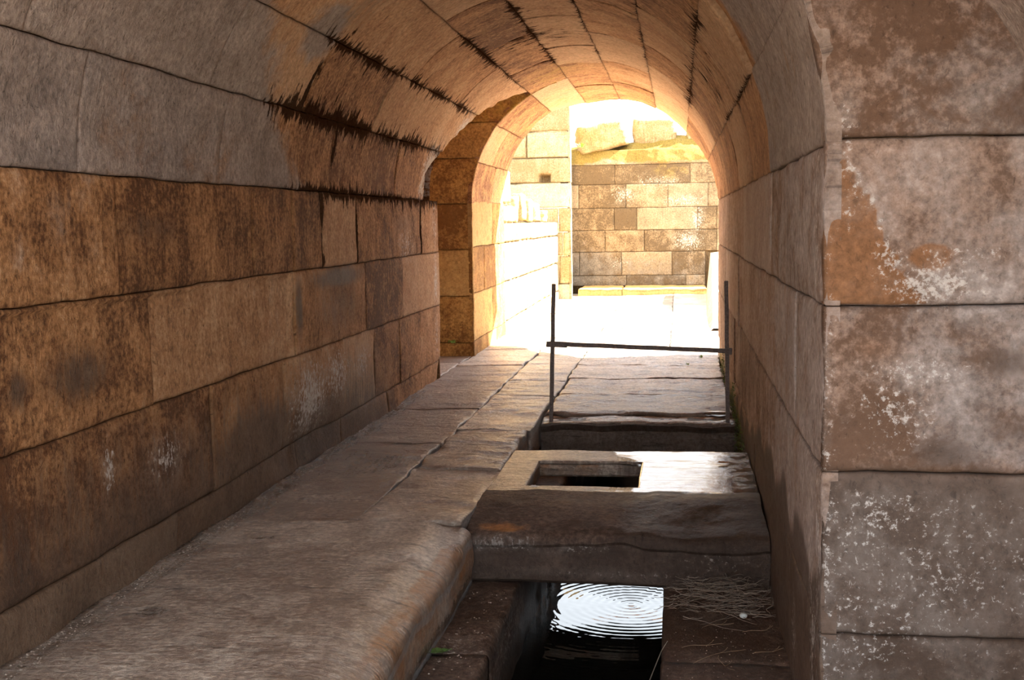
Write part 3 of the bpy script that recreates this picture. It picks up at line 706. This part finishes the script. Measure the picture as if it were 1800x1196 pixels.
# water
gx = np.linspace(-.84, -.05, 100); gy = np.linspace(0, 13.8, 1300)
xx, yy = np.meshgrid(gx, gy, indexing='ij'); xx = xx.ravel(); yy = yy.ravel()
z = np.zeros(len(xx))
for cx_, cy_, am, lam, fall in ((-.27, 6.55, .0005, .05, .5), (-.22, 6.95, .0003, .04, .25), (-.75, 6.2, .00006, .05, .5)):
    r_ = np.sqrt((xx - cx_) ** 2 + (yy - cy_) ** 2); z += am * np.sin(r_ / lam * 2 * np.pi) * np.exp(-r_ / fall)
z += .00025 * fbm(np.c_[xx * 14, yy * 9, xx * 0], 3, 9)
me_acc = Acc(); me_acc.grid(np.c_[xx, yy, -.66 + z], 100, 1300, np.zeros((len(xx), 4)), np.zeros((len(xx), 4)), np.c_[xx, yy])
tag(me_acc.build('water', M_WATER), 'dark rippling water in the narrow slot reflecting the sky', 'water', None, 'stuff')

# ------------------------------------------------------------------ outside: ruined left wall, pier, back wall, step
acc = Acc()
for v0, v1, js in ((-.08, .16, [15.8, 17, 18.4, 20, 21.6, 23]), (.16, .70, [15.8, 16.9, 18.2, 19.3, 21.2, 22.3, 23]), (.70, 1.23, [15.8, 17.4, 19.4, 21.0, 23]), (1.23, 1.50, [15.8, 16.4, 17.1, 18.9, 20.6, 22.2, 23])):
    course_row(acc, S_left, v0, v1, js, step=.05, gap=.010, rr=.025)
for v0, v1, js in ((1.50, 1.74, [15.8, 16.4, 17.0]), (1.76, 2.22, [15.8, 16.55])): course_row(acc, S_left, v0, v1, js, step=.05, gap=.010, rr=.03)
acc.box(-3.1, -2.36, 15.7, 23, -.1, 1.49); acc.box(-3.0, -2.36, 15.7, 17.0, 1.4, 1.74); acc.box(-3.0, -2.36, 15.7, 16.5, 1.7, 2.2)
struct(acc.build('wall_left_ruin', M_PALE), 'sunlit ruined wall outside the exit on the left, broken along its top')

acc = Acc()
for v0, v1, js in ((-.08, .3, [-5, -3.5, -2.05]), (.3, .84, [-5, -3.1, -2.3, -2.05]), (.84, 1.3, [-5, -3.6, -2.22, -2.05]), (1.3, 1.77, [-5, -3.2, -2.3, -2.05]), (1.77, 2.25, [-5, -3.4, -2.05]),
                   (2.25, 2.73, [-5, -3.3, -2.05]), (2.73, 3.23, [-5, -2.9, -2.05]), (3.23, 3.75, [-5, -3.0, -2.05]), (3.75, 4.4, [-5, -3.2, -2.05])):
    for a, b in zip(js[:-1], js[1:]):
        def hole(u, v): return -.25 * ((u > -2.66) & (u < -2.46) & (v > 2.27) & (v < 2.42))
        block(acc, S_y(23, -1), a, b, v0, v1, step=.04, gap=.009, rr=.025, hx=hole if v0 == 2.25 else None, depth=.3 if v0 == 2.25 else .05)
    course_row(acc, lambda u, v, h: np.c_[-2.05 - .085 * (u - 23) + h, u, v], v0, v1, [23, 24.2, 25.4], step=.06)
acc.box(-5, -2.28, 23.3, 25.4, -.1, 4.4); acc.box(-5, -2.12, 23.05, 23.4, -.1, 2.2); acc.box(-5, -2.12, 23.05, 23.4, 2.5, 4.4)
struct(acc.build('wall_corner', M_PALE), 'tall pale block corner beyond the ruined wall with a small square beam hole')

def att_back(P, u, v, A, B):
    B[:, 0] = .22 * sstep(.2, -1.8, u) + .05  # browner towards the left end of the wall
    A[:, 1] = sstep(1.0, .5, v) * .45 + blobs(P, [((-1.9, 25.4, .8), (.8, 1, .8), .35)])
    A[:, 2] = blobs(P, [((.2, 25.4, 1.05), (.35, 1, .25), .45), ((-1.15, 25.4, 2.05), (.3, 1, .2), .42), ((.4, 25.4, 1.5), (.15, 1, .3), .5), ((-.4, 25.4, 2.3), (.6, 1, .2), .3), ((.1, 25.4, 1.9), (.5, 1, .15), .4), ((-1.3, 25.4, .6), (.3, 1, .2), .3)])
    B[:, 1] = np.clip(.85 * sstep(2.6, 2.85, v + .1 * vnoise(P * 2, 4)) + blobs(P, [((-.2, 25.4, 2.5), (.6, 1, .25), .5)]), 0, 1)
    A[:, 3] = blobs(P, [((-1.7, 25.4, 2.3), (.5, 1, .3), .35), ((-1.6, 25.4, 1.6), (.8, 1, .5), .2)])
acc = Acc()
def hx_b(u, v):      # the top of the wall leans back, worn
    return -.9 * np.clip(v - 2.75, 0, 1) ** 1.2 + .03 * vnoise(np.c_[u * 3, v * 3, u * 0], 6) * (v > 2.7)
for v0, v1, js in ((.12, .34, [-2.3, -1.1, .15, .56]), (.34, .84, [-2.3, -2.1, -1.2, -.14, .56]), (.84, 1.30, [-2.3, -1.55, -.72, .80, 2.4, 4]), (1.30, 1.77, [-2.3, -1.35, -.87, .4, .80, 2.4, 4]), (1.77, 2.27, [-2.3, -2.1, -1.1, -.22, .62, 2, 4]), (2.27, 2.68, [-2.3, -1.33, .25, 1.6, 4])):
    course_row(acc, S_y(25.4, -1), v0, v1, js, step=.05, att=att_back, rough=.006)
block(acc, S_y(25.4, -1), -2.3, 4, 2.68, 3.0, step=.03, att=att_back, off=0, rough=.02, depth=.2,
      hx=lambda u, v: -.5 * np.clip(v - 2.72, 0, 1) ** 1.1 + .05 * vnoise(np.c_[u * 2.2, v * 2.2, u * 0], 6) * (v > 2.7))
acc.box(-2.3, 4, 25.46, 27, -.1, 2.68); acc.box(.62, 4, 25.45, 25.6, -.1, .84); acc.box(-2.3, 4, 25.95, 27, 2.6, 2.98)
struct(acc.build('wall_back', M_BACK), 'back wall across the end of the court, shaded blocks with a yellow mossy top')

mound = Acc()
for k in range(1):      # mossy earth leaning back above the last course
    X = np.linspace(-2.3, 4, 130); T_ = np.linspace(0, 1, 26); xx, tt = np.meshgrid(X, T_, indexing='ij'); xx = xx.ravel(); tt = tt.ravel()
    top = 3.10 + .16 * sstep(-1.6, -.6, xx) - .12 * sstep(.2, 1.2, xx) + .05 * vnoise(np.c_[xx * 1.6, xx * 0, xx * 0], 3)
    P = np.c_[xx, 25.52 + tt * .6 + .04 * fbm(np.c_[xx * 3, tt * 3, xx * 0], 4, 7), 2.9 + (top - 2.9) * np.sin(tt * 1.57) + .03 * fbm(np.c_[xx * 3, tt * 3, xx * 0], 4, 8)]
    A = np.zeros((len(P), 4)); A[:, 0] = .5; B = np.zeros((len(P), 4)); B[:, 1] = .9; mound.grid(P, 130, 26, A, B, P[:, [0, 2]])
tag(mound.build('mossy_bank', M_BACK), 'yellow mossy earth leaning back on top of the shaded back wall', 'moss', None, 'stuff')
def rock(name, c, size, seed, mat, label, cat, rot=0, group=None, sub=4, amp=.16, boxy=.7):
    import bmesh
    bm = bmesh.new(); bmesh.ops.create_icosphere(bm, subdivisions=sub, radius=1)
    V = np.array([v.co[:] for v in bm.verts])
    m = np.abs(V).max(1, keepdims=True); V = V * (1 - boxy) + (V / m) * boxy * .86
    n = fbm(V * 1.4 + seed * 5.1, 4, seed); V = V * (1 + amp * n[:, None])
    V = V * np.array(size) / 2
    for v, p in zip(bm.verts, V): v.co = p
    me = bpy.data.meshes.new(name); bm.to_mesh(me); bm.free()
    N = len(V); A = np.zeros((N, 4)); A[:, 0] = (seed * .37) % 1; B = np.zeros((N, 4))
    for nm, L in (('A', A), ('B', B)):
        at = me.attributes.new(nm, 'FLOAT_COLOR', 'POINT'); at.data.foreach_set('color', L.astype(np.float32).ravel())
    at = me.attributes.new('surf', 'FLOAT_VECTOR', 'POINT'); at.data.foreach_set('vector', (V + seed).astype(np.float32).ravel())
    me.polygons.foreach_set('use_smooth', np.full(len(me.polygons), True)); me.materials.append(mat)
    o = bpy.data.objects.new(name, me); COL.objects.link(o); o.location = c; o.rotation_euler = (0, rot, 0)
    return tag(o, label, cat, group)
# boulder and coping blocks on the back wall
rock('boulder', (-1.58, 25.72, 3.30), (1.2, .7, .66), 3, M_PALE, 'big slanting boulder on top of the mossy back wall', 'boulder', -.18)
for k, (x, w, zc, h, lab) in enumerate(((-.50, 1.05, 3.36, .68, 'pale coping block beside the boulder on the back wall'), (.62, 1.0, 3.34, .66, 'pale coping block on the back wall, second from the boulder'), (1.75, 1.15, 3.2, .6, 'pale coping block at the right end of the back wall top'))):
    rock('coping_block', (x, 26.15, zc), (w, .7, h), 11 + k, M_PALE, lab, 'stone block', 0, 'coping blocks on the back wall', boxy=.93, amp=.05)
# stones standing on the ruined wall
for k, (y, w, h, lab) in enumerate(((17.55, .42, .44, 'upright broken stone on the ruined wall, next to the exit arch'), (18.3, .5, .48, 'upright broken stone on the ruined wall, second from the arch'),
                               (19.2, .6, .42, 'upright broken stone in the middle of the row on the ruined wall'), (20.2, .65, .34, 'lower broken stone on the ruined wall, fourth from the arch'),
                               (21.3, .7, .24, 'lowest broken stone of the row on the ruined wall'))):
    rock('broken_stone', (-2.50, y, 1.50 + h * .47), (.34, w, h), 21 + k, M_PALE, lab, 'broken stone', .06 * (-1) ** k, 'broken stones on the ruined wall', boxy=.85, amp=.12)
# steps
for k, (a, b, lab) in enumerate(((-2.02, -1.14, 'left half of the low stone step below the back wall'), (-1.13, .56, 'right half of the low stone step below the back wall'))):
    acc = Acc(); solid(acc, glines(a, b, .05), glines(24.1, 25.4, .06), flat(.125), flat(-.06), rr=.03, rough=.01, seed=k)
    tag(acc.build('stone_step', M_GOLD), lab, 'step', 'step blocks below the back wall')
# sloped wedge added to catch sun, standing in for glare on the right
acc = Acc()
X = np.linspace(0, 1, 30); Y = np.linspace(16.2, 24.05, 60); xx, yy = np.meshgrid(X, Y, indexing='ij'); xx = xx.ravel(); yy = yy.ravel()
x_edge = .03 + yy * .0212
px = x_edge + xx * 2.6
pz = -.06 + (.84 * sstep(15.5, 22.5, yy) + .06) * sstep(0, .025, xx) + .03 * fbm(np.c_[px * 2, yy * 2, px * 0], 3, 6) * (xx > 0)
P = np.c_[px, yy, pz]; A = np.zeros((len(P), 4)); A[:, 0] = .6
acc.grid(P, 30, 60, A, np.zeros((len(P), 4)), P[:, :2])
tag(acc.build('glare_wedge', M_GROUND), 'pale sloped wedge added for the bright glare beside the right end of the court', 'bank')

# ------------------------------------------------------------------ iron barrier
def bar(name, p0, p1, w, d, mat, parent, bev=.003):
    import bmesh
    p0, p1 = Vector(p0), Vector(p1); L = (p1 - p0).length
    bm = bmesh.new(); bmesh.ops.create_cube(bm, size=1)
    for v in bm.verts: v.co = Vector((v.co.x * w, v.co.y * d, (v.co.z + .5) * L))
    bmesh.ops.subdivide_edges(bm, edges=[e for e in bm.edges if abs(e.verts[0].co.z - e.verts[1].co.z) > L * .5], cuts=12)
    for v in bm.verts:
        v.co.x += .0016 * math.sin(v.co.z * 13 + 1); v.co.y += .0012 * math.sin(v.co.z * 17)
    bmesh.ops.bevel(bm, geom=[e for e in bm.edges if e.calc_face_angle(0) > 1], offset=bev, segments=2, affect='EDGES')
    me = bpy.data.meshes.new(name); bm.to_mesh(me); bm.free(); me.materials.append(mat)
    o = bpy.data.objects.new(name, me); COL.objects.link(o); o.parent = parent
    q = (p1 - p0).to_track_quat('Z', 'Y'); o.location = p0; o.rotation_mode = 'QUATERNION'; o.rotation_quaternion = q
    return o
root = bpy.data.objects.new('iron_barrier', None); COL.objects.link(root); root.location = (0, 0, 0)
tag(root, 'rusty iron barrier of two posts and a drooping crossbar standing across the channel', 'barrier')
pl = bar('post', (-.975, 9.0, -.04), (-.942, 9.0, 1.03), .030, .030, M_IRON, root)
pr = bar('post', (.365, 9.0, -.04), (.353, 9.0, 1.04), .034, .030, M_IRON, root)
cb = bar('crossbar', (-1.0, 8.975, .575), (.385, 8.975, .515), .012, .034, M_IRON, root)
bar('clamp', (-1.0, 8.955, .572), (-.84, 8.955, .566), .02, .044, M_IRON, root); bar('clamp', (.345, 8.955, .517), (.395, 8.955, .515), .02, .05, M_IRON, root)

# ------------------------------------------------------------------ small things
def tubes(name, paths, mat, seg=5):
    acc_v, acc_f = [], []; n = 0
    for pts, r0, r1 in paths:
        pts = np.array(pts, float); m = len(pts)
        for i in range(m):
            t = pts[min(i + 1, m - 1)] - pts[max(i - 1, 0)]; t /= np.linalg.norm(t) + 1e-9
            a = np.cross(t, [0, 0, 1.]); a = a / (np.linalg.norm(a) + 1e-9) if np.linalg.norm(a) > 1e-3 else np.array([1., 0, 0]); b = np.cross(t, a)
            r = r0 + (r1 - r0) * i / (m - 1)
            for k in range(seg):
                w = 2 * math.pi * k / seg; acc_v.append(pts[i] + r * (math.cos(w) * a + math.sin(w) * b))
        for i in range(m - 1):
            for k in range(seg): acc_f.append((n + i * seg + k, n + i * seg + (k + 1) % seg, n + (i + 1) * seg + (k + 1) % seg, n + (i + 1) * seg + k))
        acc_f.append(tuple(n + k for k in range(seg))); acc_f.append(tuple(n + (m - 1) * seg + k for k in reversed(range(seg))))
        n += m * seg
    me = bpy.data.meshes.new(name); me.from_pydata([tuple(v) for v in acc_v], [], acc_f); me.materials.append(mat)
    me.polygons.foreach_set('use_smooth', np.full(len(me.polygons), True))
    o = bpy.data.objects.new(name, me); COL.objects.link(o); return o
def wander(p0, ang, L, bend, z1, rg, m=9, zamp=.003):
    pts = [np.array(p0, float)]; a = ang
    for i in range(m - 1):
        a += rg.uniform(-bend, bend)
        q = pts[-1] + np.array([math.cos(a), math.sin(a) * 1.0, 0]) * L / (m - 1); q[2] = p0[2] + (z1 - p0[2]) * (i + 1) / (m - 1) + zamp * math.sin(i * 1.3 + ang); pts.append(q)
    return pts
rg = random.Random(5)
paths = []
for k in range(170):
    x = rg.uniform(-.03, .40); y = rg.gauss(5.48, .12); y = min(5.70, max(5.26, y)); a = rg.choice((0, math.pi)) + rg.gauss(0, .85)
    x = min(.40, max(-.03, x)); L = rg.uniform(.10, .34)
    ex = x + math.cos(a) * L
    if ex > .42 or ex < -.05: L *= .45
    hgt = -.292 + .085 * rg.random() * math.exp(-((x - .2) / .25) ** 2)
    pts = wander((x, y, hgt), a, L, .11, hgt + rg.uniform(-.02, .035), rg)
    pts = [np.array([min(.425, p[0]), min(5.74, p[1]), max(-.297, p[2])]) for p in pts]
    paths.append((pts, rg.uniform(.0012, .0026), .0009))
nest = tubes('bird_nest', paths, M_TWIG); tag(nest, 'loose nest of thin dry twigs on the right ledge below the thick block', 'nest')
import bmesh
bm = bmesh.new(); bmesh.ops.create_uvsphere(bm, u_segments=24, v_segments=16, radius=1)
for v in bm.verts:
    k = 1 + .16 * v.co.x; v.co = Vector((v.co.x * .0185, v.co.y * .0145 * k, v.co.z * .0145 * k))
me = bpy.data.meshes.new('bird_egg'); bm.to_mesh(me); bm.free(); me.polygons.foreach_set('use_smooth', [True] * len(me.polygons)); me.materials.append(M_EGG)
egg = bpy.data.objects.new('bird_egg', me); COL.objects.link(egg); egg.location = (.285, 5.28, -.275); egg.rotation_euler = (0, 0, .4)
tag(egg, 'single white egg at the front of the twig nest', 'egg')
TW = [((.01, 4.90), (.18, 4.96), 'thin straight twig lying on the ledge in front of the nest'),
      ((.30, 4.86), (.43, 4.93), 'short pale twig on the ledge beside the right wall'),
      ((.06, 4.72), (.27, 4.90), 'long bent pale twig on the ledge in the bottom right of the channel'),
      ((.16, 4.82), (.22, 4.66), 'small curved twig lying below the long bent twig'),
      ((.10, 5.16), (.24, 5.22), 'straw coloured twig at the left front edge of the nest'),
      ((.27, 5.12), (.41, 5.20), 'straw coloured twig at the right front edge of the nest, beside the egg')]
for k, (a, b, lab) in enumerate(TW):
    a = np.array([*a, -.299]); b = np.array([*b, -.299]); d = b - a; nrm = np.array([-d[1], d[0], 0])
    pts = [a + d * t + nrm * (.12 * math.sin(t * math.pi) * (-1) ** k + .02 * math.sin(t * 9 + k)) * (1 if k > 1 else .5) + [0, 0, .004 + .003 * math.sin(t * 7)] for t in np.linspace(0, 1, 12)]
    o = tubes('dry_twig', [(pts, .0013, .0008), ([pts[7], pts[7] + [.02, .025, .003], pts[7] + [.03, .05, .006]], .0014, .0008)], M_TWIGL)
    tag(o, lab, 'twig', 'loose twigs on the channel ledge')
o = tubes('dry_twig', [([(-.20, 4.45, -.62), (-.17, 4.6, -.5), (-.12, 4.72, -.37), (-.075, 4.85, -.295), (-.05, 4.93, -.28)], .003, .0016)], M_TWIG)
tag(o, 'bare twig leaning from the water against the right ledge', 'twig', 'loose twigs on the channel ledge')

def leaf(name, c, L, W, rot, mat, label, cat, curl=.25, tilt=(0, 0)):
    n = 12; V = []; F = []
    for i in range(n + 1):
        t = i / n; w = W * math.sin(math.pi * t ** .8) * (1 - .25 * t)
        for j in (-1, -.5, 0, .5, 1):
            V.append(((t - .5) * L, j * w / 2, curl * L * ((t - .5) ** 2) + .15 * abs(j) * w + .0015 * math.sin(i * 2.1 + j)))
    for i in range(n):
        for j in range(4): F.append((i * 5 + j, i * 5 + j + 1, i * 5 + j + 6, i * 5 + j + 5))
    me = bpy.data.meshes.new(name); me.from_pydata(V, [], F); me.materials.append(mat)
    o = bpy.data.objects.new(name, me); COL.objects.link(o); o.location = c; o.rotation_euler = (tilt[0], tilt[1], rot)
    s = o.modifiers.new('thickness', 'SOLIDIFY'); s.thickness = .001
    return tag(o, label, cat)
leaf('green_leaf', (-1.0, 4.75, -.296), .11, .07, .5, M_LEAFG, 'green leaf fallen on the left ledge of the channel', 'leaf')
leaf('dead_leaf', (.275, 7.3, .006), .09, .05, .3, M_LEAFO, 'small orange dead leaf on the wet slab', 'leaf')
leaf('paper_scrap', (-.81, 6.57, .004), .07, .05, .1, M_PAPER, 'white scrap lying in front of the rectangular hole', 'scrap', curl=.05)
leaf('paper_scrap', (-.905, 9.27, .004), .11, .02, 0, M_PAPER, 'white sliver at the foot of the left barrier post', 'scrap', curl=.02)

def weed(c, n, hgt, label, seed, flop=.5):
    r = random.Random(seed); V = []; F = []
    for k in range(n):
        a = r.uniform(0, 6.28); L = hgt * r.uniform(.5, 1); w = L * .22; b = len(V); ox, oy = r.gauss(0, hgt * .25), r.gauss(0, hgt * .25)
        for i in range(6):
            t = i / 5; s = math.sin(math.pi * min(1, t * .92 + .04)) * w; rad = flop * L * t * t
            x, y, z = ox + math.cos(a) * rad, oy + math.sin(a) * rad, L * t * (1 - .3 * t)
            V += [(x - math.sin(a) * s / 2, y + math.cos(a) * s / 2, z), (x + math.sin(a) * s / 2, y - math.cos(a) * s / 2, z)]
        for i in range(5): F.append((b + 2 * i, b + 2 * i + 1, b + 2 * i + 3, b + 2 * i + 2))
    me = bpy.data.meshes.new('green_weed'); me.from_pydata(V, [], F); me.materials.append(M_WEED)
    o = bpy.data.objects.new('green_weed', me); COL.objects.link(o); o.location = c
    return tag(o, label, 'weed')
weed((.24, 13.0, 0), 16, .05, 'small green weed on the paving by the right end of the crossbar', 1)
weed((.1, 12.35, 0), 16, .04, 'low green weed in a joint of the paving below the crossbar', 2)
weed((-2.55, 13.27, .14), 26, .06, 'tiny green weeds growing from a joint in the recess on the left', 3)
weed((-2.03, 25.25, 3.05), 30, .14, 'small weed on the back wall between the tall corner and the boulder', 4)

# moss strip in the corner of the right wall
r = random.Random(9); V = []; F = []
for k in range(2600):
    y = r.uniform(7.6, 11.8); spread = .05 + .07 * (y > 8.9); z = r.random() ** 1.4 * (.18 + .12 * math.sin(y * 3)) - (.02 if y > 8.95 else .30) * (1 if y > 7.7 else .2); x = XR - .012 - r.random() * .02
    if y < 8.95: z = r.uniform(-.3, .1)
    s = r.uniform(.006, .014); b = len(V); a = r.uniform(0, 3.14)
    V += [(x, y - s * math.cos(a), z), (x - s, y, z + s * .6), (x, y + s * math.cos(a), z + s * .3), (x - .002, y, z - s)]
    F.append((b, b + 1, b + 2, b + 3))
me = bpy.data.meshes.new('moss'); me.from_pydata(V, [], F); me.materials.append(M_MOSS)
o = bpy.data.objects.new('moss', me); COL.objects.link(o); tag(o, 'strip of wet green moss at the foot of the right wall behind the barrier', 'moss', None, 'stuff')

# gravel along the foot of the left wall
def gravel(name, pts, mat, label):
    r = random.Random(3); V = []; F = []
    base = [(1, 0, 0), (-1, 0, 0), (0, 1, 0), (0, -1, 0), (0, 0, 1), (0, 0, -1)]
    fc = [(0, 2, 4), (2, 1, 4), (1, 3, 4), (3, 0, 4), (2, 0, 5), (1, 2, 5), (3, 1, 5), (0, 3, 5)]
    for (x, y, z, s) in pts:
        b = len(V)
        for q in base: V.append((x + q[0] * s * r.uniform(.6, 1.2), y + q[1] * s * r.uniform(.6, 1.2), z + q[2] * s * r.uniform(.4, .7)))
        F += [tuple(b + i for i in f_) for f_ in fc]
    me = bpy.data.meshes.new(name); me.from_pydata(V, [], F); me.materials.append(mat)
    o = bpy.data.objects.new(name, me); COL.objects.link(o); return tag(o, label, 'gravel', None, 'stuff')
r = random.Random(4)
gravel('gravel', [(-2.29 + abs(r.gauss(0, .06)), r.uniform(3, 9.5), .003 + r.random() * .006, .0015 + .005 * r.random() ** 3) for k in range(1500)], M_PEB, 'fine pale grit along the foot of the left wall')
gravel('gravel', [(r.uniform(-1.0, -.82), r.uniform(4.3, 5.6), -.292, r.uniform(.002, .006)) for k in range(60)] + [(r.uniform(-.05, .42), r.uniform(4.3, 5.15), -.296, r.uniform(.0015, .004)) for k in range(120)], M_PEB, 'pale grit scattered over the channel ledges')
